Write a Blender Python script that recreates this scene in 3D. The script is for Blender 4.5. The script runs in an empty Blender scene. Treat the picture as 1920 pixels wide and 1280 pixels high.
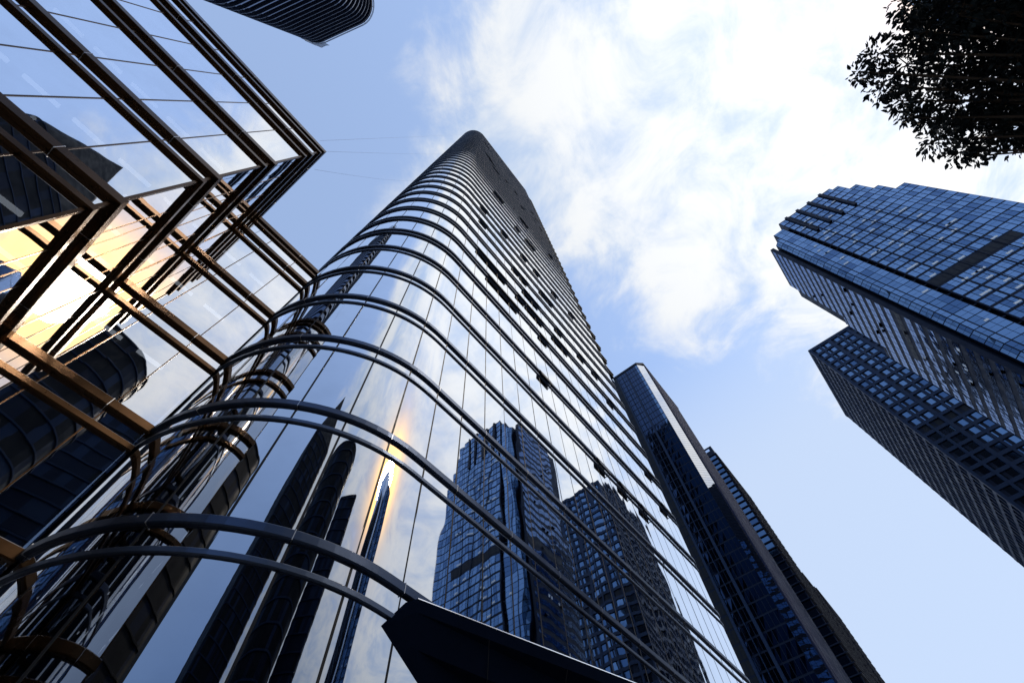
import bpy, bmesh, math, random
from math import sin, cos, radians, pi, sqrt, atan2, hypot
from mathutils import Matrix, Vector
random.seed(11)
S = bpy.context.scene
C = S.collection

# ---------------------------------------------------------------- camera
CAMZ = 1.6
cam_d = bpy.data.cameras.new('camera')
cam_d.sensor_width = 36.0
cam_d.lens = 869.916 / 1920 * 36.0
cam_d.clip_start = 0.05
cam_d.clip_end = 6000
cam = bpy.data.objects.new('camera', cam_d)
C.objects.link(cam)
R = ((0.62885638, -0.77627458, -0.04401612),
     (-0.68343334, -0.57886616, 0.44478404),
     (-0.37075399, -0.2496232, -0.89455561))
m = Matrix.Identity(4)
for i in range(3):
    for j in range(3):
        m[i][j] = R[j][i]
m[2][3] = CAMZ
cam.matrix_world = m
S.camera = cam

# ---------------------------------------------------------------- sky, sun, exposure
SUN_AZ, SUN_EL = radians(-71.9), radians(45.3)
sun_v = Vector((cos(SUN_EL) * cos(SUN_AZ), cos(SUN_EL) * sin(SUN_AZ), sin(SUN_EL)))
S.view_settings.view_transform = 'Standard'
S.view_settings.look = 'None'
S.view_settings.exposure = 0.82
S.view_settings.gamma = 1.0
S.view_settings.use_curve_mapping = False

W = bpy.data.worlds.new('World')
S.world = W
W.use_nodes = True
nt = W.node_tree
nt.nodes.clear()


class NT:
    """small node helper"""
    def __init__(s, t):
        s.t = t

    def n(s, typ, **kw):
        o = s.t.nodes.new(typ)
        for k, v in kw.items():
            setattr(o, k, v)
        return o

    def put(s, sock, v):
        if hasattr(v, 'links') or hasattr(v, 'is_linked'):
            s.t.links.new(v, sock)
        else:
            sock.default_value = v

    def math(s, op, a, b=0.0, clamp=False, c=None):
        o = s.n('ShaderNodeMath', operation=op, use_clamp=clamp)
        s.put(o.inputs[0], a)
        s.put(o.inputs[1], b)
        if c is not None:
            s.put(o.inputs[2], c)
        return o.outputs[0]

    def ramp(s, v, a, b, ta=0.0, tb=1.0, smooth=True):
        o = s.n('ShaderNodeMapRange', interpolation_type='SMOOTHSTEP' if smooth else 'LINEAR')
        s.put(o.inputs[0], v)
        o.inputs[1].default_value = a
        o.inputs[2].default_value = b
        o.inputs[3].default_value = ta
        o.inputs[4].default_value = tb
        return o.outputs[0]

    def mixc(s, f, a, b):
        o = s.n('ShaderNodeMix', data_type='RGBA')
        s.put(o.inputs[0], f)
        s.put(o.inputs[6], a)
        s.put(o.inputs[7], b)
        return o.outputs[2]

    def noise(s, vec, scale, detail=6.0, rough=0.55, dist=0.0):
        o = s.n('ShaderNodeTexNoise')
        if vec is not None:
            s.put(o.inputs['Vector'], vec)
        o.inputs['Scale'].default_value = scale
        o.inputs['Detail'].default_value = detail
        o.inputs['Roughness'].default_value = rough
        o.inputs['Distortion'].default_value = dist
        return o.outputs['Fac']


w = NT(nt)
tc = w.n('ShaderNodeTexCoord')
sep = w.n('ShaderNodeSeparateXYZ')
nt.links.new(tc.outputs['Generated'], sep.inputs[0])
dx, dy, dz = sep.outputs
zc = w.math('MAXIMUM', dz, 0.06)
px = w.math('DIVIDE', dx, zc)
py = w.math('DIVIDE', dy, zc)
comb = w.n('ShaderNodeCombineXYZ')
nt.links.new(px, comb.inputs[0])
nt.links.new(py, comb.inputs[1])
plan = comb.outputs[0]
sky = w.n('ShaderNodeTexSky', sky_type='NISHITA')
sky.sun_disc = False
sky.sun_elevation = SUN_EL
sky.sun_rotation = math.atan2(sun_v.x, sun_v.y)
sky.air_density = 1.0
sky.dust_density = 0.6
sky.ozone_density = 2.5
sky_tint = w.n('ShaderNodeMix', data_type='RGBA', blend_type='MULTIPLY')
sky_tint.inputs[0].default_value = 1.0
nt.links.new(sky.outputs[0], sky_tint.inputs[6])
sky_tint.inputs[7].default_value = (0.92, 1.02, 1.12, 1)
bg_sky = w.n('ShaderNodeBackground')
nt.links.new(sky_tint.outputs[2], bg_sky.inputs[0])
bg_sky.inputs[1].default_value = 0.15

# broad cloud bank: west edge and north-east edge, broken by noise
n1 = w.noise(plan, 2.3, 10, 0.60, 0.25)
n2 = w.noise(plan, 5.5, 8, 0.62, 0.5)
n3 = w.noise(plan, 1.1, 4, 0.5, 0.0)
f1 = w.math('DIVIDE', w.math('ADD', w.math('SUBTRACT', px, w.math('MULTIPLY', py, 0.48)), 0.15), 0.11)
e2 = w.math('ADD', w.math('MULTIPLY', w.math('SUBTRACT', px, 0.50), 0.56),
            w.math('MULTIPLY', w.math('SUBTRACT', py, 0.07), 0.83))
f2 = w.math('DIVIDE', e2, -0.16)
f = w.math('MINIMUM', f1, f2)
f = w.math('MAXIMUM', w.math('MINIMUM', f, 1.35), -1.6)
f = w.math('ADD', f, w.math('MULTIPLY', w.math('SUBTRACT', n1, 0.5), 3.0))
f = w.math('ADD', f, w.math('MULTIPLY', w.math('SUBTRACT', n2, 0.5), 2.6))
mask = w.ramp(f, -0.30, 1.15)
# tone of the cloud itself
tone = w.ramp(w.math('ADD', w.math('MULTIPLY', n2, 0.65), w.math('MULTIPLY', n1, 0.35)), 0.36, 0.60)
ccol = w.mixc(tone, (0.57, 0.71, 0.95, 1), (0.99, 1.015, 1.04, 1))
bg_cl = w.n('ShaderNodeBackground')
nt.links.new(ccol, bg_cl.inputs[0])
bg_cl.inputs[1].default_value = 0.565
mix1 = w.n('ShaderNodeMixShader')
# pale haze veil low in the sky
low = w.ramp(dz, 0.62, 1.0, 1.0, 0.0)
east = w.ramp(px, -0.35, 0.9, 0.0, 1.0)
veil = w.math('MAXIMUM', w.math('MULTIPLY', low, east, clamp=True), 0.42)
bg_v = w.n('ShaderNodeBackground')
bg_v.inputs[0].default_value = (0.61, 0.735, 0.95, 1)
bg_v.inputs[1].default_value = 0.62
mix0 = w.n('ShaderNodeMixShader')
nt.links.new(w.math('MULTIPLY', veil, 0.92), mix0.inputs[0])
nt.links.new(bg_sky.outputs[0], mix0.inputs[1])
nt.links.new(bg_v.outputs[0], mix0.inputs[2])
sdot = w.n('ShaderNodeVectorMath', operation='DOT_PRODUCT')
nt.links.new(tc.outputs['Generated'], sdot.inputs[0])
sdot.inputs[1].default_value = sun_v
near = w.math('POWER', w.math('MAXIMUM', sdot.outputs['Value'], 0.0), 140.0)
thin = w.math('SUBTRACT', 1.0, w.math('MULTIPLY', near, 0.75))
toward = w.math('MULTIPLY_ADD', w.math('POWER', w.math('MAXIMUM', sdot.outputs['Value'], 0.0), 5.0), 0.50, c=1.0)
nt.links.new(w.math('MULTIPLY', w.math('MULTIPLY', thin, toward), 0.475), bg_cl.inputs[1])
nt.links.new(w.math('MULTIPLY', thin, 0.57), bg_v.inputs[1])
nt.links.new(mask, mix1.inputs[0])
nt.links.new(mix0.outputs[0], mix1.inputs[1])
nt.links.new(bg_cl.outputs[0], mix1.inputs[2])
# glow of the low warm sun through the thin cloud
dot = w.n('ShaderNodeVectorMath', operation='DOT_PRODUCT')
nt.links.new(tc.outputs['Generated'], dot.inputs[0])
dot.inputs[1].default_value = sun_v
dd = w.math('MAXIMUM', dot.outputs['Value'], 0.0)
g1 = w.math('POWER', dd, 240.0)
g2 = w.math('POWER', dd, 30.0)
bg_g1 = w.n('ShaderNodeBackground')
bg_g1.inputs[0].default_value = (1.0, 0.50, 0.08, 1)
nt.links.new(w.math('MULTIPLY', g1, 4.0), bg_g1.inputs[1])
bg_g2 = w.n('ShaderNodeBackground')
bg_g2.inputs[0].default_value = (1.0, 0.45, 0.08, 1)
nt.links.new(w.math('MULTIPLY', g2, 0.10), bg_g2.inputs[1])
add1 = w.n('ShaderNodeAddShader')
add2 = w.n('ShaderNodeAddShader')
nt.links.new(mix1.outputs[0], add1.inputs[0])
nt.links.new(bg_g1.outputs[0], add1.inputs[1])
nt.links.new(add1.outputs[0], add2.inputs[0])
nt.links.new(bg_g2.outputs[0], add2.inputs[1])
out = w.n('ShaderNodeOutputWorld')
nt.links.new(add2.outputs[0], out.inputs[0])

sd = bpy.data.lights.new('sun', 'SUN')
sd.energy = 1.6
sd.angle = radians(6.0)
sd.color = (1.0, 0.87, 0.70)
sun = bpy.data.objects.new('sun', sd)
C.objects.link(sun)
sun.rotation_euler = sun_v.to_track_quat('Z', 'Y').to_euler()


# ---------------------------------------------------------------- helpers
class MB:
    def __init__(s):
        s.v = []
        s.f = []
        s.mi = []
        s.sm = []

    def quad(s, a, b, c, d, mi=0, sm=False):
        i = len(s.v)
        s.v += [tuple(a), tuple(b), tuple(c), tuple(d)]
        s.f.append((i, i + 1, i + 2, i + 3))
        s.mi.append(mi)
        s.sm.append(sm)

    def poly(s, pts, mi=0):
        i = len(s.v)
        s.v += [tuple(p) for p in pts]
        s.f.append(tuple(range(i, i + len(pts))))
        s.mi.append(mi)
        s.sm.append(False)

    def grid(s, rows, mi=0, sm=False):
        """rows: list of lists of points, joined into a sheet"""
        i = len(s.v)
        n = len(rows[0])
        for r in rows:
            s.v += [tuple(p) for p in r]
        for a in range(len(rows) - 1):
            for b in range(n - 1):
                k = i + a * n + b
                s.f.append((k, k + 1, k + n + 1, k + n))
                s.mi.append(mi)
                s.sm.append(sm)

    def box(s, x0, x1, y0, y1, z0, z1, mi=0):
        p = [(x, y, z) for z in (z0, z1) for y in (y0, y1) for x in (x0, x1)]
        i = len(s.v)
        s.v += p
        for q in ((0, 2, 3, 1), (4, 5, 7, 6), (0, 1, 5, 4), (2, 6, 7, 3), (0, 4, 6, 2), (1, 3, 7, 5)):
            s.f.append(tuple(i + k for k in q))
            s.mi.append(mi)
            s.sm.append(False)

    def obox(s, o, u, n, a0, a1, d0, d1, z0, z1, mi=0):
        """box on a wall: o origin (x,y); u along wall; n outward; a along, d out, z up"""
        i = len(s.v)
        for z in (z0, z1):
            for d in (d0, d1):
                for a in (a0, a1):
                    s.v.append((o[0] + u[0] * a + n[0] * d, o[1] + u[1] * a + n[1] * d, z))
        for q in ((0, 2, 3, 1), (4, 5, 7, 6), (0, 1, 5, 4), (2, 6, 7, 3), (0, 4, 6, 2), (1, 3, 7, 5)):
            s.f.append(tuple(i + k for k in q))
            s.mi.append(mi)
            s.sm.append(False)

    def tube(s, pts, rads, seg=8, mi=0, sm=True):
        rows = []
        for k, p in enumerate(pts):
            p = Vector(p)
            a = Vector(pts[max(k - 1, 0)])
            b = Vector(pts[min(k + 1, len(pts) - 1)])
            t = (b - a).normalized()
            up = Vector((0, 0, 1)) if abs(t.z) < .9 else Vector((1, 0, 0))
            u = t.cross(up).normalized()
            v = t.cross(u)
            r = rads[k] if hasattr(rads, '__len__') else rads
            rows.append([p + (u * cos(2 * pi * j / seg) + v * sin(2 * pi * j / seg)) * r for j in range(seg + 1)])
        s.grid(rows, mi, sm)

    def build(s, name, mats, parent=None):
        me = bpy.data.meshes.new(name)
        me.from_pydata(s.v, [], s.f)
        if not isinstance(mats, (list, tuple)):
            mats = [mats]
        for mt in mats:
            me.materials.append(mt)
        me.polygons.foreach_set('material_index', s.mi)
        me.polygons.foreach_set('use_smooth', s.sm)
        bm = bmesh.new()
        bm.from_mesh(me)
        bmesh.ops.remove_doubles(bm, verts=bm.verts, dist=1e-5) if any(s.sm) is False else None
        bm.to_mesh(me)
        bm.free()
        me.update()
        o = bpy.data.objects.new(name, me)
        C.objects.link(o)
        if parent is not None:
            o.parent = parent
            # world-space coordinates: undo the parent's offset
            off = Vector((0, 0, 0))
            p = parent
            while p is not None:
                off += p.location
                p = p.parent
            o.location = (0, 0, 0)
            me.transform(Matrix.Translation(-off))
        return o


def thing(name, label, cat, loc=(0, 0, 0), group=None):
    o = bpy.data.objects.new(name, None)
    o.empty_display_size = 1
    C.objects.link(o)
    o.location = loc
    o['label'] = label
    o['category'] = cat
    if group:
        o['group'] = group
    return o


def tag(o, label=None, cat=None, group=None, kind=None):
    for k, v in (('label', label), ('category', cat), ('group', group), ('kind', kind)):
        if v:
            o[k] = v
    return o


class Path:
    """plan polyline; outward is to the right of travel"""
    def __init__(s, pts, closed=False):
        s.p = [Vector((x, y)) for x, y in pts]
        s.closed = closed
        s.L = [0.0]
        for a, b in zip(s.p, s.p[1:]):
            s.L.append(s.L[-1] + (b - a).length)
        s.len = s.L[-1]
        s.n = []
        N = len(s.p)
        for i in range(N):
            ds = []
            if i > 0:
                ds.append((s.p[i] - s.p[i - 1]).normalized())
            elif closed:
                ds.append((s.p[0] - s.p[-2]).normalized())
            if i < N - 1:
                ds.append((s.p[i + 1] - s.p[i]).normalized())
            elif closed:
                ds.append((s.p[1] - s.p[0]).normalized())
            ns = [Vector((d.y, -d.x)) for d in ds]
            n = sum(ns, Vector((0, 0)))
            n.normalize()
            n = n / max(0.35, n.dot(ns[0]))
            s.n.append(n)

    def at(s, q):
        q = max(0.0, min(s.len, q))
        for i in range(len(s.p) - 1):
            if q <= s.L[i + 1] + 1e-9:
                t = (q - s.L[i]) / max(1e-9, s.L[i + 1] - s.L[i])
                return s.p[i].lerp(s.p[i + 1], t), s.n[i].lerp(s.n[i + 1], t), i
        return s.p[-1], s.n[-1], len(s.p) - 2


def sweep(mb, path, prof, i0=0, i1=None, mi=0, caps=True):
    """sweep a closed profile [(out, z)] along the path"""
    i1 = len(path.p) if i1 is None else i1
    rows = []
    for i in range(i0, i1):
        p, n = path.p[i], path.n[i]
        r = [(p.x + n.x * o, p.y + n.y * o, z) for o, z in prof]
        rows.append(r + [r[0]])
    mb.grid(rows, mi)
    if caps:
        mb.poly(rows[0][:-1][::-1], mi)
        mb.poly(rows[-1][:-1], mi)


def fin_profile(o0, o1, ztop, t, ch=0.05):
    z0 = ztop - t
    return [(o0, z0), (o1 - ch, z0), (o1, z0 + ch), (o1, ztop - ch), (o1 - ch, ztop), (o0, ztop)]


# ---------------------------------------------------------------- materials
def mat(name):
    mt = bpy.data.materials.new(name)
    mt.use_nodes = True
    t = mt.node_tree
    t.nodes.clear()
    h = NT(t)
    o = h.n('ShaderNodeOutputMaterial')
    p = h.n('ShaderNodeBsdfPrincipled')
    t.links.new(p.outputs[0], o.inputs[0])
    return mt, h, p


def metal(name, col, rough=0.35, metallic=0.6, var=0.25, scale=1.5, spec=0.5):
    mt, h, p = mat(name)
    g = h.n('ShaderNodeNewGeometry')
    nz = h.noise(g.outputs['Position'], scale, 5, 0.6)
    a = [c * (1 - var) for c in col] + [1]
    b = [c * (1 + var) for c in col] + [1]
    t = mt.node_tree
    t.links.new(h.mixc(nz, tuple(a), tuple(b)), p.inputs['Base Color'])
    p.inputs['Metallic'].default_value = metallic
    t.links.new(h.ramp(nz, 0.3, 0.7, rough * 0.8, rough * 1.25), p.inputs['Roughness'])
    p.inputs['Specular IOR Level'].default_value = spec
    return mt


def mirror_glass(name, face, edge, rough=0.01, bump=0.02, bscale=0.5, dirt=0.06):
    """coated architectural glass: tinted reflection, stronger at grazing angles, over a dark body"""
    mt, h, p = mat(name)
    t = mt.node_tree
    g = h.n('ShaderNodeNewGeometry')
    lw = h.n('ShaderNodeLayerWeight')
    lw.inputs[0].default_value = 0.5
    fac = h.ramp(lw.outputs['Facing'], 0.0, 0.82, smooth=False)
    col = h.mixc(fac, face + (1,), edge + (1,))
    nz = h.noise(g.outputs['Position'], 0.9, 4, 0.6)
    dirtc = h.mixc(h.ramp(nz, 0.35, 0.75, 0.0, dirt), col, (0.02, 0.025, 0.03, 1))
    t.links.new(dirtc, p.inputs['Base Color'])
    p.inputs['Metallic'].default_value = 1.0
    p.inputs['Roughness'].default_value = rough
    mp = h.n('ShaderNodeMapping')
    t.links.new(g.outputs['Position'], mp.inputs[0])
    mp.inputs['Scale'].default_value = (1, 1, 0.45)
    bn = h.noise(mp.outputs[0], bscale, 2, 0.4)
    b = h.n('ShaderNodeBump')
    b.inputs['Strength'].default_value = 1.0
    b.inputs['Distance'].default_value = bump
    t.links.new(bn, b.inputs['Height'])
    t.links.new(b.outputs[0], p.inputs['Normal'])
    return mt


M_glass = mirror_glass('tower_glass', (0.055, 0.085, 0.14), (0.95, 0.97, 1.0), 0.015, 0.014, 0.45)
M_glassL = mirror_glass('podium_glass', (0.50, 0.53, 0.58), (0.95, 0.96, 0.99), 0.012, 0.008, 0.5)
for t_ in (M_glassL.node_tree,):
    h_ = NT(t_)
    pr = [q for q in t_.nodes if q.type == 'BSDF_PRINCIPLED'][0]
    ou = [q for q in t_.nodes if q.type == 'OUTPUT_MATERIAL'][0]
    tr_ = h_.n('ShaderNodeBsdfTransparent')
    tr_.inputs[0].default_value = (0.55, 0.62, 0.72, 1)
    mx_ = h_.n('ShaderNodeMixShader')
    lw_ = h_.n('ShaderNodeLayerWeight')
    lw_.inputs[0].default_value = 0.5
    t_.links.new(h_.ramp(lw_.outputs['Facing'], 0.0, 0.75, 0.74, 0.97), mx_.inputs[0])
    t_.links.new(tr_.outputs[0], mx_.inputs[1])
    t_.links.new(pr.outputs[0], mx_.inputs[2])
    t_.links.new(mx_.outputs[0], ou.inputs[0])
M_lamp = bpy.data.materials.new('lamp_tube')
M_lamp.use_nodes = True
M_lamp.node_tree.nodes['Principled BSDF'].inputs['Emission Color'].default_value = (1, 1, 1, 1)
M_lamp.node_tree.nodes['Principled BSDF'].inputs['Emission Strength'].default_value = 0.75
M_ceil = metal('ceiling_board', (0.10, 0.10, 0.11), 0.8, 0, .15, .6, .2)
M_blue1 = mirror_glass('blue_glass_light', (0.07, 0.125, 0.205), (0.29, 0.42, 0.60), 0.05, 0.006, 0.7)
M_blue2 = mirror_glass('blue_glass_mid', (0.05, 0.095, 0.165), (0.22, 0.335, 0.50), 0.06, 0.006, 0.7)
M_blue3 = mirror_glass('blue_glass_deep', (0.03, 0.06, 0.115), (0.14, 0.23, 0.38), 0.07, 0.006, 0.7)
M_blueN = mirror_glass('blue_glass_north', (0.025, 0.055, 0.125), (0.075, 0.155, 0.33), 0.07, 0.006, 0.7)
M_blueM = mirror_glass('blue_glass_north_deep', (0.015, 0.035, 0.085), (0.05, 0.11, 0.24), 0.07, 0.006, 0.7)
M_dglass = mirror_glass('dark_glass', (0.008, 0.016, 0.038), (0.07, 0.11, 0.20), 0.06, 0.005, 0.8)
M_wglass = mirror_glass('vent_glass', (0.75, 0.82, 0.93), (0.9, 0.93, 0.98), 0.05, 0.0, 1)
M_fin = metal('dark_fin_metal', (0.036, 0.053, 0.095), 0.34, 0.9, 0.10, 0.3)
M_fin2 = metal('grey_fin_metal', (0.050, 0.070, 0.115), 0.34, 0.9, 0.10, 0.3)
M_bronze = metal('bronze_anodised', (0.038, 0.0185, 0.0065), 0.27, 0.85, 0.3, 0.8)
M_joint = metal('black_joint', (0.006, 0.007, 0.010), 0.5, 0.0, 0.3, 3, 0.2)
M_core = metal('navy_cladding', (0.005, 0.010, 0.026), 0.55, 0.0, 0.3, 0.5, 0.14)
M_panel = metal('slate_blue_panel', (0.008, 0.021, 0.056), 0.55, 0.0, 0.3, 0.3, 0.2)
M_pale = metal('pale_lilac_fin', (0.026, 0.032, 0.070), 0.6, 0.0, 0.2, 0.4, 0.1)
M_vent = metal('vent_dark', (0.007, 0.009, 0.015), 0.45, 0.0, 0.3, 2, 0.15)
M_edge2 = metal('splice_cover', (.30, .32, .36), .35, .9, .1, 1)
M_soffit = metal('canopy_soffit', (0.004, 0.007, 0.016), 0.6, 0.0, 0.35, 1.2, 0.0)
M_edge = metal('polished_edge', (0.75, 0.80, 0.88), 0.2, 1.0, 0.1, 1)
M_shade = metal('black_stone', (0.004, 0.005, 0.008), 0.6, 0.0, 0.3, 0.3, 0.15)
M_white = metal('matt_white', (0.80, 0.80, 0.80), 0.6, 0.0, 0.05, 2, 0.3)
M_ground = metal('granite_paving', (0.13, 0.13, 0.135), 0.9, 0.0, 0.3, 3, 0.2)
M_roof = metal('roof_gravel', (0.15, 0.15, 0.16), 0.9, 0.0, 0.2, 2, 0.2)

# ---------------------------------------------------------------- ground
mb = MB()
mb.quad((-3000, -3000, 0), (3000, -3000, 0), (3000, 3000, 0), (-3000, 3000, 0))
tag(mb.build('ground', M_ground), kind='structure')

# ---------------------------------------------------------------- central tower
FH = 4.372                      # storey height
Z0 = 7.47 + CAMZ                # top of the fins at level 0
HT = 220 + CAMZ
GY = 8.17
CX, CY, CR = 6.0, 13.95, 5.78
XE = 36.2


def tower_path():
    pts = [(0.75, 40.0)]
    for k in range(6):
        t = k / 6
        pts.append((0.75 + (0.22 - 0.75) * t, 40 + (CY - 40) * t))
    pts.pop(1)
    for k in range(25):
        a = radians(180 + 90 * k / 24)
        pts.append((CX + CR * cos(a), CY + CR * sin(a)))
    pts.append((XE - 1.4, GY))
    for k in range(1, 7):
        a = radians(270 + 90 * k / 6)
        pts.append((XE - 1.4 + 1.4 * cos(a), GY + 1.4 + 1.4 * sin(a)))
    pts.append((XE, 40.0))
    return Path(pts)


TP = tower_path()
TOWER = thing('glass_tower', 'tall rounded glass tower in the middle of the photo ringed by dark horizontal fins', 'skyscraper', (18, 20, 0))


def s_of_x(path, x, ytest):
    for i in range(len(path.p) - 1):
        a, b = path.p[i], path.p[i + 1]
        if abs(a.y - ytest) < .02 and abs(b.y - ytest) < .02 and min(a.x, b.x) <= x <= max(a.x, b.x):
            return path.L[i] + abs(x - a.x)
    return 0


S0 = s_of_x(TP, 6.46, GY)


def pane_positions(path, s0, step, smin, smax):
    q = s0
    while q - step > smin:
        q -= step
    out_ = [smin]
    while q < smax:
        if q > smin + .2:
            out_.append(q)
        q += step
    out_.append(smax)
    return out_


def glazing(path, cuts, z0, z1, jitter, gap=0.012, curved_seg=8, mi=0):
    mb = MB()
    for a, b in zip(cuts, cuts[1:]):
        if b - a < .1:
            continue
        a2, b2 = a + gap, b - gap
        # vertices along this pane: straight or curved
        _, na, ia = path.at(a2)
        _, nb, ib = path.at(b2)
        seg = curved_seg if (na - nb).length > 1e-3 else 1
        j = [random.uniform(-jitter, jitter) for _ in range(4)]
        lo, hi = [], []
        for k in range(seg + 1):
            t = k / seg
            p, n, _ = path.at(a2 + (b2 - a2) * t)
            n = n.normalized()
            d0 = j[0] * (1 - t) + j[1] * t
            d1 = j[2] * (1 - t) + j[3] * t
            lo.append((p.x + n.x * d0, p.y + n.y * d0, z0))
            hi.append((p.x + n.x * d1, p.y + n.y * d1, z1))
        mb.grid([lo, hi], mi, seg > 1)
    return mb


def mullions(path, cuts, z0, z1, wd=0.03, o0=-0.05, o1=0.004):
    mb = MB()
    for q in cuts[1:-1]:
        p, n, _ = path.at(q)
        n = n.normalized()
        u = Vector((-n.y, n.x))
        mb.obox(p, u, n, -wd, wd, o0, o1, z0, z1)
    return mb


CUTS = pane_positions(TP, S0, 1.44, 3.0, TP.len - 20)
NL = int((HT - Z0) / FH)
levels = [Z0 + FH * k for k in range(-1, NL + 1)]
i_first = 1
for li, z in enumerate(levels):
    zlo = 0.05 if li == 0 else levels[li - 1]
    jit = 0.006 if li < 20 else 0.0012
    g = glazing(TP, CUTS, zlo, z, jit).build('window_band', M_glass, TOWER)
    if li < 30:
        mullions(TP, CUTS, zlo + .01, z - .01).build('mullion_set', M_joint, g)
    if z > HT - 1:
        continue
    # paired fins: deeper one above, slimmer one below
    mb = MB()
    sweep(mb, TP, fin_profile(0.005, 0.105 if li < 7 else (0.15 if li < 20 else .16), z, 0.27, 0.03))
    if li < 14:
        d_ = 0.105 if li < 7 else 0.15
        for q in CUTS[(li % 2)::2]:
            p, n, _ = TP.at(q)
            n = n.normalized()
            mb.obox(p, Vector((-n.y, n.x)), n, -.010, .010, .006, d_ + .004, z - .275, z + .004, 1)
    mb.build('upper_fin', [M_fin, M_edge2], TOWER)
    mb = MB()
    sweep(mb, TP, fin_profile(0.005, 0.07 if li < 7 else (0.11 if li < 20 else .12), z - .80, 0.16, 0.025))
    mb.build('lower_fin', M_fin2, TOWER)
mb = MB()
sweep(mb, TP, [(-.6, HT - 1.0), (.12, HT - 1.0), (.12, HT), (-.6, HT)])
mb.build('parapet', M_fin, TOWER)
mb = MB()
mb.poly([(p.x, p.y, HT - .5) for p in TP.p])
mb.quad((XE, 40, .05), (.75, 40, .05), (.75, 40, HT - .5), (XE, 40, HT - .5))
mb.build('roof', M_core, TOWER)
# lining behind the joints so that no light leaks between panes
mb = MB()
rows = []
for z in (0.05, HT - .5):
    rows.append([(p.x - n.x * .08, p.y - n.y * .08, z) for p, n in zip(TP.p, TP.n)])
mb.grid(rows)
mb.build('inner_lining', M_joint, TOWER)
# open vents hanging out at the spandrels
VENTS = [(4, 10, 1), (4, 12, 1), (4, 14, 1), (5, 6, 1), (5, 18, 1), (6, 18, 1), (7, 2, 3), (7, 7, 1), (8, 1, 3),
         (8, 5, 1), (8, 6, 2), (8, 9, 2), (8, 16, 1), (9, 6, 2), (9, 10, 1), (9, 13, 1), (9, 15, 1), (10, 5, 1),
         (10, 6, 1), (11, 1, 1), (11, 9, 2), (13, 1, 1), (13, 4, 1), (13, 7, 1), (13, 9, 1), (13, 12, 1), (13, 15, 1),
         (17, 7, 1), (17, 9, 2), (19, 3, 2), (21, 9, 2), (21, 16, 1), (27, 11, 1), (28, 17, 1), (29, 3, 2), (31, 2, 2),
         (31, 7, 1), (31, 10, 1), (31, 17, 1), (32, 1, 2), (32, 16, 1), (40, 0, 2)]
for k, j, l in VENTS:
    x0 = 6.46 + 1.44 * j + .06
    x1 = x0 + 1.44 * l - .12
    z = Z0 + FH * k
    mb = MB()
    # tilted sash: top edge at the glass under the fin, bottom edge swung out
    za, zb = z - .20, z - .95
    ya, yb = GY - .12, GY - .24
    A = [(x0, ya, za), (x1, ya, za), (x1, yb, zb), (x0, yb, zb)]
    B = [(x, y - .05, zz - .01) for x, y, zz in A]
    mb.quad(*A[::-1])
    mb.quad(*B)
    for q in range(4):
        mb.quad(A[q], A[(q + 1) % 4], B[(q + 1) % 4], B[q])
    # stay arms
    for xx in (x0 + .03, x1 - .07):
        mb.box(xx, xx + .04, yb, GY - .02, zb + .02, zb + .06)
    mb.build('open_vent', M_vent, TOWER)
# upper wing at the far end, recessed, with louvre ledges at each floor
mb = MB()
zw0, zw1 = 57.5 + CAMZ, 211 + CAMZ
mb.box(XE + .002, 38.75, 8.75, 30, zw0, zw1)
WING = mb.build('side_wing', M_blue2, TOWER)
for li, z in enumerate(levels):
    if z < zw0 + 1 or z > zw1:
        continue
    mb = MB()
    mb.box(XE + .05, 38.95, 8.45, 8.749, z - .5, z - .2)
    mb.box(XE + .05, 38.85, 8.55, 8.749, z - 1.3, z - 1.1)
    mb.build('ledge', M_joint, WING)

# entrance canopy: deep wedge, thin bright lip
cz = 7.1 + CAMZ
P_ol = (6.72, 7.86)
dirx = Vector((0.924, -0.262)).normalized()
P_or = (P_ol[0] + dirx.x * 26, P_ol[1] + dirx.y * 26)
mb = MB()
in_l = (6.62, 8.16)
in_r = (P_or[0], 8.16)
top = [(P_ol[0], P_ol[1], cz), (P_or[0], P_or[1], cz), (in_r[0], in_r[1], cz), (in_l[0], in_l[1], cz)]
fas = [(P_ol[0] + .02, P_ol[1] + .02, cz - .30), (P_or[0], P_or[1] + .02, cz - .30)]
mid = [(7.05, 8.02, cz - .95), (P_or[0], P_or[1] + 2.2, cz - 1.0)]
inn = [(7.30, 8.16, cz - 1.45), (P_or[0], 8.16, cz - 1.45)]
tip = (6.07, 8.16, cz - .80)
mb.poly(top)
CAN = mb.build('entrance_canopy', M_soffit, TOWER)
mb = MB()
mb.quad(top[0], fas[0], fas[1], top[1])
mb.quad(fas[0], mid[0], mid[1], fas[1])
mb.quad(mid[0], inn[0], inn[1], mid[1])
mb.poly([top[0], tip, mid[0], fas[0]])
mb.poly([tip, inn[0], mid[0]])
mb.poly([top[0], top[3], tip])
mb.build('soffit', M_soffit, CAN)
mb = MB()
nrm = Vector((dirx.y, -dirx.x))
mb.obox(P_ol, dirx, nrm, 0.0, 26.0, -.02, .010, cz - .006, cz + .016)
mb.build('lip', M_edge, CAN)
for k in range(1, 9):
    mb = MB()
    a = k * 2.4 - 0.4
    fa = Vector(fas[0]).lerp(Vector(fas[1]), a / 26)
    ma = Vector(mid[0]).lerp(Vector(mid[1]), a / 26)
    ia = Vector(inn[0]).lerp(Vector(inn[1]), a / 26)
    for p, q in ((fa, ma), (ma, ia)):
        o_ = Vector((0, 0, -.006))
        t_ = Vector((dirx.x, dirx.y, 0)) * .012
        mb.quad(p - t_ + o_, p + t_ + o_, q + t_ + o_, q - t_ + o_)
    mb.build('panel_joint', M_joint, CAN)

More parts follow.
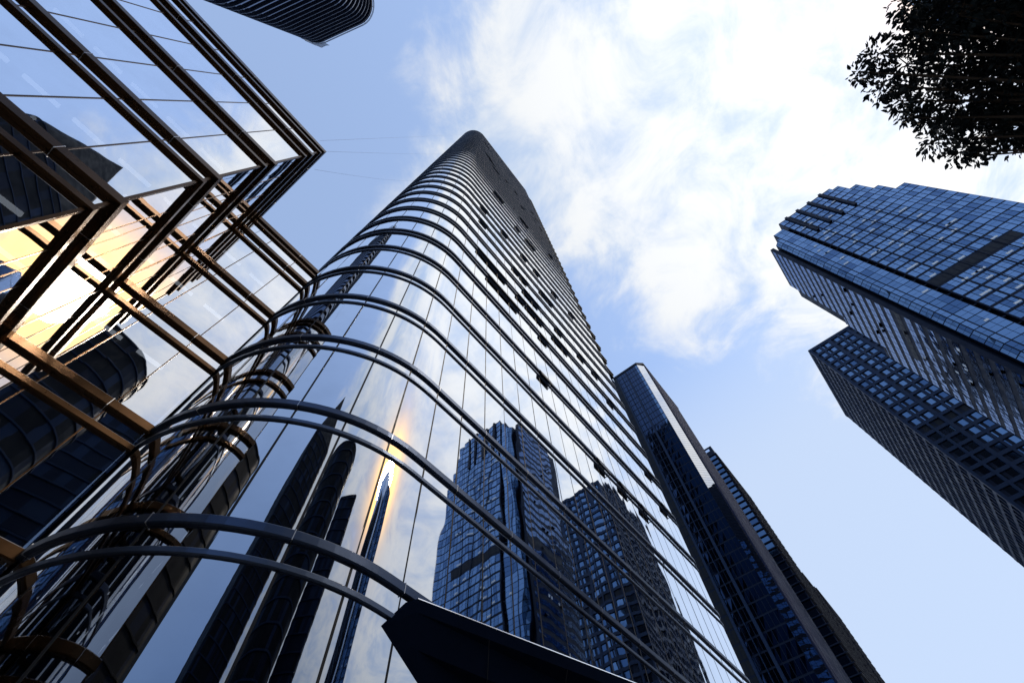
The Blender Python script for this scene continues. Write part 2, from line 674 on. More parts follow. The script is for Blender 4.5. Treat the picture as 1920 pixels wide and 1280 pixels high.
# ---------------------------------------------------------------- left building (zigzag corner)
LEFT = thing('glass_podium_building', 'low glass building with zigzag corner and paired bronze beams at the left', 'building', (-12, 16, 0))
AY, BX, CYY = 8.09, -4.07, 13.43
LP = Path([(-46, AY), (BX, AY), (BX, CYY), (0.21, CYY)])
segs = [Path([(-46, AY), (BX, AY)]), Path([(BX, AY), (BX, CYY)]), Path([(BX, CYY), (0.21, CYY)])]
lz = [Z0 - FH, Z0, Z0 + FH, Z0 + 2 * FH, Z0 + 3 * FH, Z0 + 4 * FH, 26.9 + CAMZ]
lz[5] = 24.97 + CAMZ
cutsA = [0.0]
xs = []
x = -5.53
while x > -45.5:
    xs.append(x + 46)
    x -= 1.41
cutsA += sorted(xs) + [segs[0].len]
cutsB = [0, 1.335, 2.67, 4.005, segs[1].len]
cutsC = [0, -BX - 2.63, -BX - 1.05, segs[2].len]
for sg, cu in zip(segs, (cutsA, cutsB, cutsC)):
    for li, z in enumerate(lz):
        zlo = .05 if li == 0 else lz[li - 1]
        g = glazing(sg, cu, zlo, z, 0.0022).build('window_band', M_glassL, LEFT)
        mullions(sg, cu, zlo + .01, z - .01, 0.018, -.05, 0.012).build('mullion_set', M_bronze, g)
for li, z in enumerate(lz):
    roof = li == len(lz) - 1
    # upper beam, mitred round both corners, one mesh per wall
    for a in range(3):
        mb = MB()
        sweep(mb, LP, fin_profile(0.005, 0.15, z, 0.32 if not roof else .38, .03), a, a + 2)
        u = (LP.p[a + 1] - LP.p[a]).normalized()
        n = Vector((u.y, -u.x))
        q = LP.L[a + 1] - (1.43 if a == 0 else 1.34)
        while q > max(LP.L[a] + .3, LP.L[a + 1] - 22):
            p, _, _ = LP.at(q)
            mb.obox(p, u, n, -.009, .009, .006, .155, z - (.325 if not roof else .385), z + .004, 1)
            q -= 2.82
        mb.build('upper_beam', [M_bronze, M_edge2], LEFT)
        mb = MB()
        if not roof:
            sweep(mb, LP, fin_profile(0.005, 0.115, z - .88, 0.22, .025), a, a + 2)
        else:
            sweep(mb, LP, fin_profile(0.005, 0.12, z - .66, 0.20, .025), a, a + 2)
        mb.build('lower_beam', M_bronze, LEFT)
# corner posts
for nm, (x, y) in (('corner_post', (BX, AY)), ('corner_post', (BX, CYY))):
    mb = MB()
    mb.box(x - .05, x + .03, y - .03, y + .05, .05, lz[-1] - .02)
    mb.build(nm, M_bronze, LEFT)
mb = MB()
mb.poly([(-46, AY + .08, lz[-1] - .1), (BX - .08, AY + .08, lz[-1] - .1), (BX - .08, CYY + .08, lz[-1] - .1), (.3, CYY + .08, lz[-1] - .1), (.3, 26, lz[-1] - .1), (-46, 26, lz[-1] - .1)])
mb.quad((-46, 26, .05), (-46, AY + .1, .05), (-46, AY + .1, lz[-1] - .1), (-46, 26, lz[-1] - .1))
mb.quad((-46, 26, .05), (.2, 26, .05), (.2, 26, lz[-1] - .1), (-46, 26, lz[-1] - .1))
mb.build('roof', M_core, LEFT)


# floor slabs, rooms and ceiling lamps behind the panes
for li, z in enumerate(lz[:-1]):
    mb = MB()
    zs = z - .25
    for x0_, x1_, y0_, y1_ in ((-45.9, BX - .12, AY + .12, CYY + .12), (-45.9, .08, CYY + .121, 25.9)):
        mb.box(x0_, x1_, y0_, y1_, zs - .55, zs)
    mb.build('floor_slab', M_ceil, LEFT)
    mb = MB()
    mb.box(-45.8, .05, CYY + 5.0, CYY + 5.2, zs, zs + 3.4)
    mb.build('room_wall', M_core, LEFT)
    if li < 2:
        continue
    for k in range(7):
        xx = BX - .9 - k * 1.41
        mb = MB()
        mb.box(xx - 1.0, xx, AY + 1.3, AY + 1.42, zs - .62, zs - .56)
        mb.build('ceiling_lamp', M_lamp, LEFT)
        if k % 2 == 0:
            mb = MB()
            mb.tube([(xx - .3, AY + 2.2, zs - .60), (xx - .3, AY + 2.2, zs - .56)], .07, 10)
            mb.poly([(xx - .3 + .07 * cos(q * pi / 5), AY + 2.2 + .07 * sin(q * pi / 5), zs - .60) for q in range(10)])
            mb.build('spot_lamp', M_lamp, LEFT)
    for k in range(2 if li > 2 else 0):
        xx = BX + .9 + k * 1.6
        mb = MB()
        mb.box(xx - .5, xx + .5, CYY + 1.3, CYY + 1.45, zs - .62, zs - .56)
        mb.build('ceiling_lamp', M_lamp, LEFT)

# ---------------------------------------------------------------- rounded banded towers
def rrect(cx, cy, hw, hd, r, rot, seg=8):
    pts = []
    for qx, qy, a0 in ((1, 1, 0), (1, -1, -90), (-1, -1, -180), (-1, 1, -270)):
        for k in range(seg + 1):
            a = radians(a0 + 90 - 90 * k / seg)
            pts.append((qx * (hw - r) + r * cos(a), qy * (hd - r) + r * sin(a)))
    pts.append(pts[0])
    c, s_ = cos(rot), sin(rot)
    res = [(cx + x * c - y * s_, cy + x * s_ + y * c) for x, y in pts]
    return res[::-1]


def rounded_tower(name, label, cx, cy, hw, hd, r, rot, H, fh, glass, fin, zfrom=0.0, group=None, crown=None, depth=.45, panes=None):
    root = thing(name, label, 'skyscraper', (cx, cy, 0), group)
    pts = rrect(cx, cy, hw, hd, r, rot)[::-1]
    P = Path(pts, closed=True)
    # make sure that outward points away from the centre
    if (P.p[0] + P.n[0] - Vector((cx, cy))).length < (P.p[0] - Vector((cx, cy))).length:
        P = Path(pts[::-1], closed=True)
    z = 0.05
    n = 0
    while z < H - .1:
        z1 = min(H, z + fh)
        mb = MB()
        for a, b in zip(P.p, P.p[1:]):
            L_ = (b - a).length
            nc = max(1, round(L_ / 2.4))
            for c in range(nc):
                q0, q1 = a.lerp(b, c / nc), a.lerp(b, (c + 1) / nc)
                mb.quad((q0.x, q0.y, z), (q1.x, q1.y, z), (q1.x, q1.y, z1), (q0.x, q0.y, z1), random.choices((0, 1, 2), (.62, .28, .10))[0])
        mb.build('window_band', panes or [glass, M_dglass, M_blueM], root)
        mb = MB()
        sweep(mb, P, fin_profile(.02, depth, z1 - .02, .34, .06), caps=False)
        mb.build('horizontal_fin', fin, root)
        z = z1
        n += 1
    mb = MB()
    mb.poly([(p.x, p.y, H - .05) for p in P.p])
    mb.build('roof', M_core, root)
    return root, P


TLH = 231
TL, TLP = rounded_tower('banded_tower', 'dark rounded tower with many horizontal ribs and torn netting above the left roofline', -72.3, 23.9, 13.0, 16.5, 8.0, radians(18.6), TLH, 4.5, M_dglass, M_fin2, 0, None, None, .55)

# ---------------------------------------------------------------- stepped blue tower (right)
RT = thing('stepped_tower', 'large blue glass tower at the right with stepped top and dark floor lines', 'skyscraper', (100, -62, 0))
X = 90.0
RF = 3.03
blue = [M_blue1, M_blue2, M_blue3]


def facade(root, o, u, n, length, z0, z1, fh, cell, mats, groove=.45, gapw=.10, split=None, jitter=.015, openp=0.0, darkrows=(), name='window_band', vsplit=0.0):
    """panes of one wall, one mesh per storey; joints show the dark core behind"""
    nc = max(1, round(length / cell))
    cw = length / nc
    z = z0
    r = 0
    while z < z1 - .8:
        zt = min(z1, z + fh)
        mb = MB()
        ze = zt - groove
        for c in range(nc):
            a0 = c * cw + gapw / 2
            a1 = (c + 1) * cw - gapw / 2
            if r in darkrows:
                mi = 3
            else:
                mi = random.choices((0, 1, 2), (0.46, 0.36, 0.18))[0]
            parts = [(z + .04, ze)]
            if vsplit and r not in darkrows:
                zs = z + (ze - z) * vsplit
                parts = [(z + .04, zs - .03), (zs + .03, ze)]
            for (za, zb) in parts:
                d = [0.05 + random.uniform(-jitter, jitter) for _ in range(4)]
                pt = lambda a, dd, zz: (o[0] + u[0] * a + n[0] * dd, o[1] + u[1] * a + n[1] * dd, zz)
                mb.quad(pt(a0, d[0], za), pt(a1, d[1], za), pt(a1, d[2], zb), pt(a0, d[3], zb), mi)
                if random.random() < .25 and mi < 3 and zb - za > 1.2:
                    pass
        mb.build(name, mats + [M_vent], root)
        z = zt
        r += 1


def wall_vents(root, o, u, n, length, z0, z1, fh, count, seed, wd=1.3, hh=.55, mt=None, name='open_window'):
    rnd = random.Random(seed)
    nf = int((z1 - z0) / fh)
    for k in range(count):
        a = rnd.uniform(.4, length - wd - .4)
        f_ = rnd.randrange(int(nf * .38), nf)
        zb = z0 + f_ * fh + .25
        mb = MB()
        W_ = wd * rnd.choice((1, 1, 1.6))
        tiltd = .42 if mt else .0
        pt = lambda aa, dd, zz: (o[0] + u[0] * aa + n[0] * dd, o[1] + u[1] * aa + n[1] * dd, zz)
        A = [pt(a, .10 + tiltd, zb), pt(a + W_, .10 + tiltd, zb), pt(a + W_, .10, zb + hh), pt(a, .10, zb + hh)]
        B = [pt(a, .06 + tiltd, zb + .03), pt(a + W_, .06 + tiltd, zb + .03), pt(a + W_, .06, zb + hh + .03), pt(a, .06, zb + hh + .03)]
        mb.quad(*A)
        mb.quad(*B[::-1])
        for q in range(4):
            mb.quad(A[q], A[(q + 1) % 4], B[(q + 1) % 4], B[q])
        mb.build(name if mt else 'white_panel', mt or M_white, root)  # no material given: plain white panel, flush on the pane


# core blocks with stepped tops (rel. heights + eye height)
def rz(f_):
    return f_ * X + CAMZ


mb = MB()
core = [(-.905, -.876, 1.51), (-.8765, -.861, 1.586), (-.8615, -.838, 1.672), (-.8385, -.818, 1.735), (-.8185, -.612, 1.755)]
prev = -81.45
for y0, y1, h in core:
    mb.box(X, X + 24.5, y0 * X, y1 * X - .002, .05, rz(h))
# groove strip (recessed), north-west strip, chamfer block, north block
mb.box(X + 1.3, X + 24, -.612 * X, -.601 * X, .05, rz(1.70))
mb.box(X, X + 24, -.601 * X, -.561 * X, .05, rz(1.705))
mb.box(X, X + 23.5, -.561 * X + .002, -.548 * X, .05, rz(1.665))
mb.poly([(X, -.548 * X, .05), (X + 1.1, -.536 * X, .05), (X + 23, -.536 * X, .05), (X + 23, -.548 * X, .05)])
for zt in (rz(1.655),):
    q = [(X + .002, -.548 * X), (X + 1.1, -.536 * X), (X + 23, -.536 * X), (X + 23, -.548 * X)]
    mb.poly([(a, b, zt) for a, b in q])
    for k in range(4):
        a, b = q[k], q[(k + 1) % 4]
        mb.quad((a[0], a[1], .05), (b[0], b[1], .05), (b[0], b[1], zt), (a[0], a[1], zt))
mb.box(X + 2.4, X + 23, -.536 * X + .002, -.524 * X, .05, rz(1.64))
mb.box(X + 1.2, X + 17.5, -.524 * X + .002, -.512 * X, .05, rz(1.655))
mb.box(X + 17.502, X + 21, -.524 * X + .002, -.512 * X, .05, rz(1.36))
mb.box(X + 21.002, X + 25, -.524 * X + .002, -.512 * X, .05, rz(1.20))
mb.build('frame_block', M_core, RT)
n_w, u_w = (-1, 0), (0, -1)
gm = [M_blue1, M_blue2, M_blue3]
nfl = int(rz(1.755) / RF)
zb0 = rz(1.755) - nfl * RF
dark1 = int((95.5 + CAMZ - zb0) / RF)
facade(RT, (X, -.614 * X), u_w, n_w, (.818 - .614) * X, zb0, rz(1.755), RF, 1.30, gm, .66, .15, darkrows=(dark1,), vsplit=.62)
for y0, y1, h in core[:-1]:
    facade(RT, (X, y1 * X - .05), u_w, n_w, (y1 - y0) * X * -1 - .1 if y1 < y0 else (y1 - y0) * X - .1, zb0, rz(h), RF, 1.3, gm, .40, .12, vsplit=.6)
facade(RT, (X, -.563 * X), u_w, n_w, (.600 - .563) * X, zb0, rz(1.705), RF, 1.7, gm, .18, .10, vsplit=.5)
facade(RT, (X, -.549 * X), u_w, n_w, (.561 - .549) * X, zb0, rz(1.665), RF, 1.1, gm, .18, .10, vsplit=.5)
cn = Vector((-.536 * X + .548 * X, -1.1)).normalized()
cn = (-abs(cn.x), abs(cn.y))
cl = hypot(1.1, .012 * X)
facade(RT, (X + 1.1, -.536 * X), (-1.1 / cl, -.012 * X / cl), (-.012 * X / cl, 1.1 / cl), cl, zb0, rz(1.655), RF, .8, gm, .18, .1, vsplit=.5)
# north wall
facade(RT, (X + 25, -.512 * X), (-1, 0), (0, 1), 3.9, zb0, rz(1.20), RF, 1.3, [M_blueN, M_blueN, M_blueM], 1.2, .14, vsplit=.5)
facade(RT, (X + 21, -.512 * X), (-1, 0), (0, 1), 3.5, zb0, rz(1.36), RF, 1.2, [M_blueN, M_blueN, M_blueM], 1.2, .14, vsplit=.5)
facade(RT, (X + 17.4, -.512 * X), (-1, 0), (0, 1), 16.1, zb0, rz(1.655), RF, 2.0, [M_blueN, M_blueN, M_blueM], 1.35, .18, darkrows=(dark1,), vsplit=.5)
# vertical dark ribs on the west wall and ledges near the top
for k, yy in enumerate((-.655, -.697, -.738, -.779)):
    mb = MB()
    mb.box(X - .16, X - .002, yy * X - .10, yy * X + .10, .05, rz(1.755))
    mb.build('vertical_rib', M_core, RT)
for k, yy in enumerate((-.645, -.69, -.735, -.78)):
    mb = MB()
    mb.box(X - .55, X - .003, yy * X - .42, yy * X + .42, rz(1.56), rz(1.757))
    mb.build('crown_buttress', M_core, RT)
# groove ledges
for k in range(nfl):
    z = zb0 + RF * (k + 1) - .3
    if z < 40 or z > rz(1.69):
        continue
    mb = MB()
    mb.box(X + .35, X + 1.298, -.6115 * X, -.6015 * X, z - .25, z + .1)
    mb.build('groove_ledge', M_core, RT)
wall_vents(RT, (X, -.614 * X), u_w, n_w, .204 * X, zb0, rz(1.70), RF, 62, 5)
wall_vents(RT, (X, -.563 * X), u_w, n_w, .037 * X, zb0, rz(1.66), RF, 9, 6, .8)
wall_vents(RT, (X + 17.2, -.512 * X), (-1, 0), (0, 1), 15.8, zb0, rz(1.6), RF, 22, 7, 1.0, .8, M_vent)
wall_vents(RT, (X + 17.2, -.512 * X), (-1, 0), (0, 1), 15.8, zb0, rz(1.3), RF, 10, 8, .6, .8)

# ---------------------------------------------------------------- grid-fronted tower (lower right)
GT = thing('grid_tower', 'dark blue tower with a grid of square windows below the stepped tower', 'skyscraper', (188, -75, 0))
GX, GYN, GH = 165.0, -49.2, 179 + CAMZ
mb = MB()
mb.box(GX + .5, GX + 47, GYN - 52, GYN - .5, .05, GH - .02)
mb.build('core', M_core, GT)
gfh = 4.05
ng = int(GH / gfh)
zz0 = GH - ng * gfh
cwW = 4.3
for f_ in range(ng):
    z = zz0 + f_ * gfh
    zt = z + gfh
    dark = f_ == ng - 15
    blank = f_ >= ng - 1
    # west windows
    mb = MB()
    for c in range(12):
        y = GYN - 1.6 - c * cwW
        mi = 3 if dark else random.choices((0, 1, 2), (.3, .4, .3))[0]
        for s_ in (0, 1):
            ya = y - .5 - s_ * 1.7
            mb.quad((GX + .47, ya, z + .7), (GX + .47, ya - 1.6, z + .7), (GX + .46 + random.uniform(-.02, .02), ya - 1.6, zt - .55), (GX + .46 + random.uniform(-.02, .02), ya, zt - .55), mi)
    mb.build('window_band', gm + [M_joint], GT)
    mb = MB()
    mb.box(GX + .06, GX + .49, GYN - 52, GYN - .5, zt - .55, zt + .68)
    mb.build('spandrel', M_panel, GT)
    # north windows
    mb = MB()
    for c in range(19):
        xa = GX + 1.2 + c * 2.4
        mi = random.choices((1, 2), (.3, .7))[0]
        mb.quad((xa + 2.0, GYN - .47, z + .7), (xa, GYN - .47, z + .7), (xa, GYN - .47, zt - .6), (xa + 2.0, GYN - .47, zt - .6), mi)
    mb.build('window_band', [M_dglass, M_dglass, M_joint], GT)
    mb = MB()
    mb.box(GX + .5, GX + 47, GYN - .49, GYN - .06, zt - .6, zt + .66)
    mb.build('spandrel', M_panel, GT)
for c in range(13):
    mb = MB()
    y = GYN - .0 - c * cwW
    wd = .95 if c % 2 == 0 else .55
    mb.box(GX, GX + .488, y - wd, y - .002 if c == 0 else y + .25, .05, GH)
    mb.build('pier', M_panel, GT)
for c in range(20):
    mb = MB()
    xa = GX + .49 + c * 2.4
    mb.box(xa, xa + .42, GYN - .488, GYN - (0.0 if c == 0 else .03), .05, GH)
    mb.build('pier', M_panel, GT)
mb = MB()
mb.box(GX - .1, GX + 47, GYN - 52, GYN + .1, GH + .001, GH + 1.2)
mb.build('parapet', M_panel, GT)

# ---------------------------------------------------------------- street wall beyond the glass tower
# nearest: chamfered dark tower with a bright corner and a ribbed side
N1 = thing('chamfered_tower', 'dark tower with blue stripes and a bright chamfered corner right behind the glass tower', 'skyscraper', (125, 20, 0))
NZ = 171.0
nh = NZ + CAMZ
x0, yS = .666 * NZ, .0692 * NZ
yc1, xc2 = .0815 * NZ, .6787 * NZ
yN, xE = .1565 * NZ, .855 * NZ
mb = MB()
pl = [(x0 + .1, yN), (x0 + .1, yc1), (xc2, yS + .1), (xE, yS + .1), (xE, yN)]
mb.poly([(a, b, nh - .1) for a, b in pl])
for k in range(5):
    a, b = pl[k], pl[(k + 1) % 5]
    mb.quad((a[0], a[1], .05), (b[0], b[1], .05), (b[0], b[1], nh - .1), (a[0], a[1], nh - .1))
mb.build('core', M_core, N1)
nf1 = 3.2
nn = int(nh / nf1)
stripes = [(.1395, .143), (.1135, .1175), (.128, .1288)]
wid = yN - yc1
for f_ in range(nn):
    zt = nh - f_ * nf1
    mb = MB()
    for c in range(11):
        ya = yN - c * wid / 11 - .08
        yb = yN - (c + 1) * wid / 11 + .08
        mi = 1 if c > 8 else random.choices((0, 1), (.8, .2))[0]
        if c < 2:
            mi = 2
        if c == 10 and f_ < 14:
            mi = 3
        j = random.uniform(-.02, .02)
        mb.quad((x0 + .06 + j, ya, zt - nf1 + .4), (x0 + .06, yb, zt - nf1 + .4), (x0 + .06 + j, yb, zt - .05), (x0 + .06, ya, zt - .05), mi)
    mb.build('window_band', [M_dglass, M_dglass, M_joint, M_blue2], N1)
    if f_ % 1 == 0:
        mb = MB()
        d = Vector((xc2 - x0, yS - yc1))
        ln = d.length
        d.normalize()
        nrm2 = (d.y, -d.x)
        for q in range(3):
            za = zt - nf1 + q * nf1 / 3 + .05
            zb = za + nf1 / 3 - .08
            j = random.uniform(-.006, .006)
            mb.quad((x0 + .02, yc1 - .02, za), (xc2, yS + .03, za), (xc2, yS + .03 + j, zb), (x0 + .02 + j, yc1 - .02, zb))
        mb.build('corner_window_band', M_glass, N1)
for a, b in stripes:
    mb = MB()
    mb.box(x0 - .45, x0 + .02, a * NZ, b * NZ, .05, nh - 1)
    mb.build('pilaster', M_panel, N1)
mb = MB()
for k in range(5):
    mb = MB()
    xx = xc2 + .6 + k * .9
    mb.box(xx, xx + .28, yS - .38, yS + .098, .05, nh - .4)
    mb.build('vertical_fin', M_pale, N1)
for k in range(12):
    mb = MB()
    xx = xc2 + 5.4 + k * 1.95
    mb.box(xx, xx + .8, yS - .40, yS + .098, .05, nh - .4)
    mb.build('vertical_fin', M_pale, N1)
mb = MB()
mb.box(x0 + 30, x0 + 30.02, yN, yN + .1, nh - .1, nh)
pl2 = [(x0 - .15, yN), (x0 - .15, yc1 - .1), (xc2 - .1, yS - .42), (xE, yS - .42), (xE, yN)]
mb = MB()
sweep(mb, Path(pl2), [(-.5, nh + .001), (.0, nh + .001), (.0, nh + 1.3), (-.5, nh + 1.3)])
mb.build('parapet', M_core, N1)


def ledge_tower(name, label, x0, x1, y0, y1, H, fh, glassW, glassS, top_dark=0):
    root = thing(name, label, 'skyscraper', ((x0 + x1) / 2, (y0 + y1) / 2, 0))
    mb = MB()
    mb.box(x0 + .1, x1, y0 + .1, y1, .05, H - .02)
    mb.build('core', M_core, root)
    n = int(H / fh)
    for f_ in range(n):
        zt = H - top_dark - f_ * fh
        if zt - fh < .1:
            break
        mb = MB()
        nc = 6
        wy = (y1 - y0 - .4) / nc
        for c in range(nc):
            ya = y1 - c * wy
            mi = random.choices((0, 1), (.7, .3))[0]
            mb.quad((x0 + .06, ya - .06, zt - fh + .1), (x0 + .06, ya - wy + .06, zt - fh + .1), (x0 + .06 + random.uniform(-.01, .01), ya - wy + .06, zt - .3), (x0 + .06, ya - .06, zt - .3), mi)
        nx = 12
        wx = (x1 - x0 - .4) / nx
        for c in range(nx):
            xa = x0 + .2 + c * wx
            mb.quad((xa + .06, y0 + .06, zt - fh + .1), (xa + wx - .06, y0 + .06, zt - fh + .1), (xa + wx - .06, y0 + .06 + random.uniform(-.01, .01), zt - .3), (xa + .06, y0 + .06, zt - .3), 2)
        mb.build('window_band', [glassW, M_blue3, glassS], root)
        mb = MB()
        mb.box(x0 - .55, x1, y0 - .75, y1, zt - .28, zt + .08)
        mb.build('ledge', M_core, root)
    mb = MB()
    mb.box(x0 - .2, x1 + .2, y0 - .2, y1, H - max(top_dark, .4) + .1, H + .8)
    cap = mb.build('parapet', M_core, root)
    mb = MB()
    mb.box(x0 - .24, x0 - .205, y0 + 1.5, y1, H - 2.2, H - .6)
    mb.build('roof_panel', M_edge, cap)
    return root


ledge_tower('ledged_tower', 'blue glass tower with thin floor ledges standing behind the chamfered tower', 205.5, 250, 12.6, 40, 200 + CAMZ, 3.35, M_blue2, M_wglass, 5.5)
ledge_tower('slim_tower', 'narrow dark tower peeking out behind the ledged blue tower', 262, 285, 12.9, 40, 155 + CAMZ, 3.4, M_blue3, M_wglass, 2)
ledge_tower('far_tower', 'farthest pale glass tower at the bottom right end of the street', 305, 345, 13.2, 40, 168 + CAMZ, 3.4, M_blue1, M_wglass, .5)

# ---------------------------------------------------------------- towers seen in the reflections, then two unseen ones added to shape them
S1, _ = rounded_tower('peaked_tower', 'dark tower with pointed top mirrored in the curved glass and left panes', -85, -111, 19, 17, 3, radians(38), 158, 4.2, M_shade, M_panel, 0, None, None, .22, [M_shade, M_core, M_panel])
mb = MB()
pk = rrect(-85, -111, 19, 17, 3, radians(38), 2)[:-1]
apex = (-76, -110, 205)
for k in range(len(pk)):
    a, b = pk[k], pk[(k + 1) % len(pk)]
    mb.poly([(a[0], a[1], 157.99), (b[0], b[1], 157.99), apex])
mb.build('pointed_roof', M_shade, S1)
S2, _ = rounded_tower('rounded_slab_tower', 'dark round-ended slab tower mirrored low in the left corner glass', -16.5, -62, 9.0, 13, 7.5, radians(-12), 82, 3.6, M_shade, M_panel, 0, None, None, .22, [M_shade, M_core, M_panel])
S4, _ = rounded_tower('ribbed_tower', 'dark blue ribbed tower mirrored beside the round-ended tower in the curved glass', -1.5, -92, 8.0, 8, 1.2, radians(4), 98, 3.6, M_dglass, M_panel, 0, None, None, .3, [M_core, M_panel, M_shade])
S3, _ = rounded_tower('added_dark_slab', 'unseen broad black slab added to darken the lowest left bend of the curved glass', -66, -6, 10, 14, 4, 0, 72, 3.8, M_shade, M_shade, 0, None, None, .2, [M_shade, M_core, M_shade])  # added out of view, only to darken the reflection in the bend

S5, _ = rounded_tower('glint_blocker_tower', 'unseen slim mirror-glass tower added to block the sun glint in the tower bend', 34.0, -73.1, 4.0, 6.2, .6, radians(64), 98, 4.0, M_wglass, M_wglass, 0, None, None, .05, [M_wglass] * 3)  # added out of view to keep the sun's glint off the curved glass

# ---------------------------------------------------------------- crown bits of the banded tower
crown = MB()
n_ = len(TLP.p)
for zz in (TLH + 1.2, TLH + 2.4):
    pts = [(p.x + n.x * .6, p.y + n.y * .6, zz) for p, n in zip(TLP.p, TLP.n)]
    crown.tube(pts, .10, 6)
for k in range(0, n_, 2):
    p, n = TLP.p[k], TLP.n[k]
    crown.tube([(p.x + n.x * .6, p.y + n.y * .6, TLH - .4), (p.x + n.x * .6, p.y + n.y * .6, TLH + 2.5)], .08, 6)
crown.build('crown_rail', M_fin, TL)
# torn safety netting on posts along the north-east roof edge
M_net = mat('safety_net')[0]
M_net.node_tree.nodes['Principled BSDF'].inputs['Base Color'].default_value = (.10, .14, .22, 1)
M_net.node_tree.nodes['Principled BSDF'].inputs['Alpha'].default_value = .6
M_net.node_tree.nodes['Principled BSDF'].inputs['Roughness'].default_value = .8
ne = [(p, n) for p, n in zip(TLP.p, TLP.n) if p.y > 26 and p.x > -72]
ne.sort(key=lambda t: -t[0].y)
hts = [5, 9, 7, 10, 12, 8, 5, 6, 3, 4, 2, 3, 2, 2]
for k in range(len(ne) - 1):
    (p, n), (q, n2) = ne[k], ne[k + 1]
    h0, h1 = hts[k % 14], hts[(k + 1) % 14]
    mb = MB()
    A = [(p.x + n.x * .9, p.y + n.y * .9, TLH - 2.5), (q.x + n2.x * .9, q.y + n2.y * .9, TLH - 2.5), (q.x + n2.x * 1.3, q.y + n2.y * 1.3, TLH + h1), (p.x + n.x * 1.2, p.y + n.y * 1.2, TLH + h0)]
    B = [(x - .03, y - .03, z) for x, y, z in A]
    mb.quad(*A)
    mb.quad(*B[::-1])
    for i in range(4):
        mb.quad(A[i], A[(i + 1) % 4], B[(i + 1) % 4], B[i])
    mb.build('safety_net', M_net, TL)
    mb = MB()
    mb.tube([(p.x + n.x * .9, p.y + n.y * .9, TLH - 3), (p.x + n.x * 1.2, p.y + n.y * 1.2, TLH + h0)], .12, 6)
    mb.build('net_post', M_fin, TL)

# ---------------------------------------------------------------- tree (upper right)
mt, h, p = mat('leaf')
g = h.n('ShaderNodeNewGeometry')
nz = h.noise(g.outputs['Position'], 2.0, 4, .6)
mt.node_tree.links.new(h.mixc(h.ramp(nz, .35, .65), (.006, .012, .018, 1), (.016, .030, .034, 1)), p.inputs['Base Color'])
p.inputs['Roughness'].default_value = .6
p.inputs['Specular IOR Level'].default_value = .25
M_leaf = mt
M_bark = metal('bark', (.06, .05, .042), .9, 0, .4, 6, .2)
TREE = thing('broadleaf_tree', 'dark leafy tree whose crown hangs into the upper right of the photo', 'tree', (6.4, -8.2, 0))
rnd = random.Random(3)
camp = Vector((0, 0, CAMZ))


def pixdir(px_, py_):
    v = Vector(((px_ - 960) / 869.916, -(py_ - 640) / 869.916, -1.0))
    return Vector((sum(R[i][j] * v[i] for i in range(3)) for j in range(3))).normalized() if False else Vector((R[0][0] * v.x + R[1][0] * v.y + R[2][0] * v.z, R[0][1] * v.x + R[1][1] * v.y + R[2][1] * v.z, R[0][2] * v.x + R[1][2] * v.y + R[2][2] * v.z)).normalized()


# leaf clumps: real positions in the crown, about 8 m from the eye
clumps = []
for (qx, qy, r, d) in [(1612, 135, 26, 7.7), (1650, 100, 34, 7.8), (1655, 160, 34, 7.9), (1690, 190, 30, 7.8), (1700, 120, 45, 8.1), (1735, 60, 40, 7.9),
                       (1740, 170, 50, 8.2), (1730, 15, 34, 8.3), (1722, -8, 44, 8.1), (1765, 5, 55, 8.2), (1790, 110, 60, 8.4), (1800, 30, 60, 8.0), (1860, 70, 60, 8.5), (1800, 190, 50, 8.0),
                       (1860, 160, 60, 8.3), (1760, 262, 34, 7.8), (1800, 285, 30, 7.9), (1840, 250, 45, 8.1), (1835, 292, 24, 7.9), (1890, 235, 38, 8.2),
                       (1910, 130, 60, 8.1), (1900, 20, 60, 8.4), (1950, 200, 70, 8.6), (1960, 60, 80, 8.5), (1850, -40, 80, 8.6), (1770, -40, 60, 8.5),
                       (1990, -40, 90, 8.8), (2050, 120, 100, 9.0), (1925, 245, 32, 8.4), (1700, 222, 12, 7.8), (1745, 225, 30, 8.0), (1780, 235, 30, 8.1), (1870, 205, 40, 8.4)]:
    clumps.append((camp + pixdir(qx, qy) * d, max(10, r - 11) / 870 * d))
leafmb = MB()
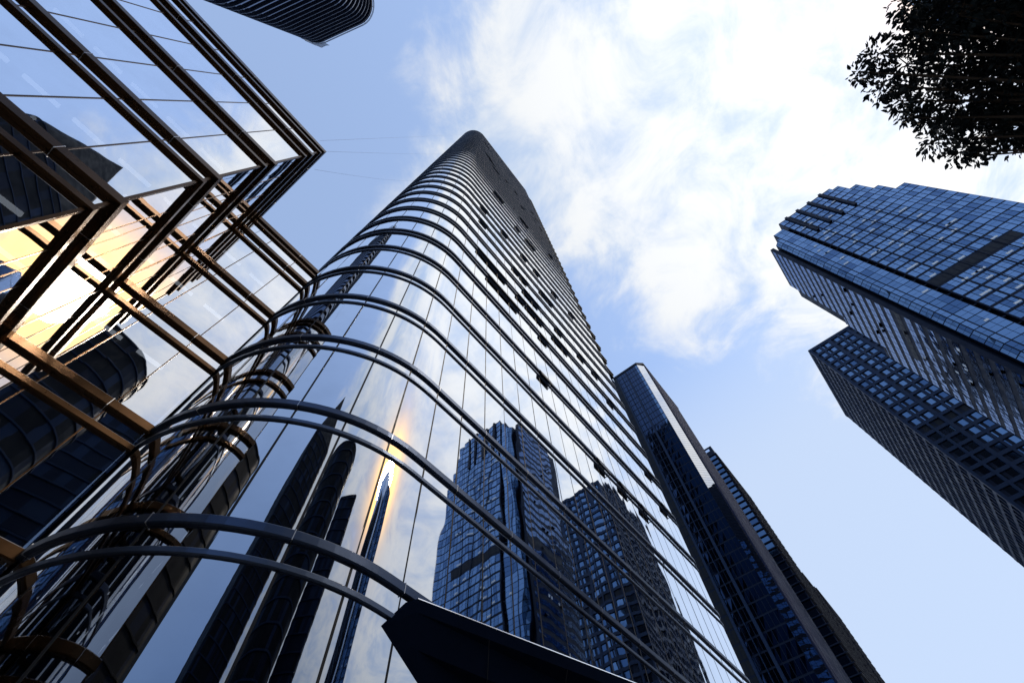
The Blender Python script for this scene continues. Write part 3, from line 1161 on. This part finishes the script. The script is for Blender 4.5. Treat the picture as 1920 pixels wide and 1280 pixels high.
for c, r in clumps:
    cnt = int(420 * (r / .4) ** 2) + 30
    for k in range(cnt):
        v = Vector((rnd.gauss(0, 1), rnd.gauss(0, 1), rnd.gauss(0, 1))).normalized()
        rr = r * rnd.uniform(.25, 1.0) ** .6
        pos = c + Vector((v.x * rr, v.y * rr, v.z * rr * .8))
        ax = (v + Vector((rnd.uniform(-.7, .7), rnd.uniform(-.7, .7), -.5 + rnd.uniform(-.5, .4)))).normalized()
        sd_ = ax.cross(Vector((rnd.uniform(-1, 1), rnd.uniform(-1, 1), rnd.uniform(-1, 1)))).normalized()
        nn_ = ax.cross(sd_)
        L = rnd.uniform(.05, .10)
        wv = L * .24
        b0 = pos
        mid1 = pos + ax * L * .35 + nn_ * .006
        mid2 = pos + ax * L * .7 + nn_ * .004
        tp = pos + ax * L - nn_ * .008
        leafmb.poly([b0, mid1 + sd_ * wv, mid2 + sd_ * wv * .75, tp, mid2 - nn_ * .01, mid1 - nn_ * .012])
        leafmb.poly([b0, mid1 - nn_ * .012, mid2 - nn_ * .01, tp, mid2 - sd_ * wv * .75, mid1 - sd_ * wv])
leafmb.build('crown', M_leaf, TREE)
tr = MB()
base = Vector((6.4, -8.2, 0))
fork = Vector((5.9, -7.2, 4.2))
tr.tube([base, base + Vector((-.05, .2, 1.5)), base + Vector((-.2, .5, 3)), fork], [.22, .17, .15, .13], 10)
for c, r in clumps:
    midp = fork.lerp(c, .55) + Vector((rnd.uniform(-.15, .15), rnd.uniform(-.15, .15), .25))
    tr.tube([fork, midp, c], [.05, .025, .008], 6)
    for k in range(4):
        v = Vector((rnd.gauss(0, 1), rnd.gauss(0, 1), rnd.gauss(0, .8))).normalized()
        tr.tube([c, c + v * r * .45, c + v * r * .85], [.008, .005, .002], 4)
tr.build('trunk', M_bark, TREE)

# ---------------------------------------------------------------- faint cables between the two buildings
for nm, (xa, ya, xb, yb) in (('uppermost', (600, 264, 872, 252)), ('middle', (606, 284, 838, 288)), ('lowest', (590, 318, 780, 338))):
    mb = MB()
    da, db = pixdir(xa, ya), pixdir(xb, yb)
    a = camp + da * (30.0 / da.z)
    b = camp + db * (26.0 / max(db.y, .05))
    mb.tube([a.lerp(b, t / 10) - Vector((0, 0, 2.4 * 4 * (t / 10) * (1 - t / 10))) for t in range(11)], .007, 5)
    tag(mb.build('cable', M_fin), nm + ' of the thin cables strung from the left building corner to the glass tower', 'cable', 'thin cables between left building and glass tower')
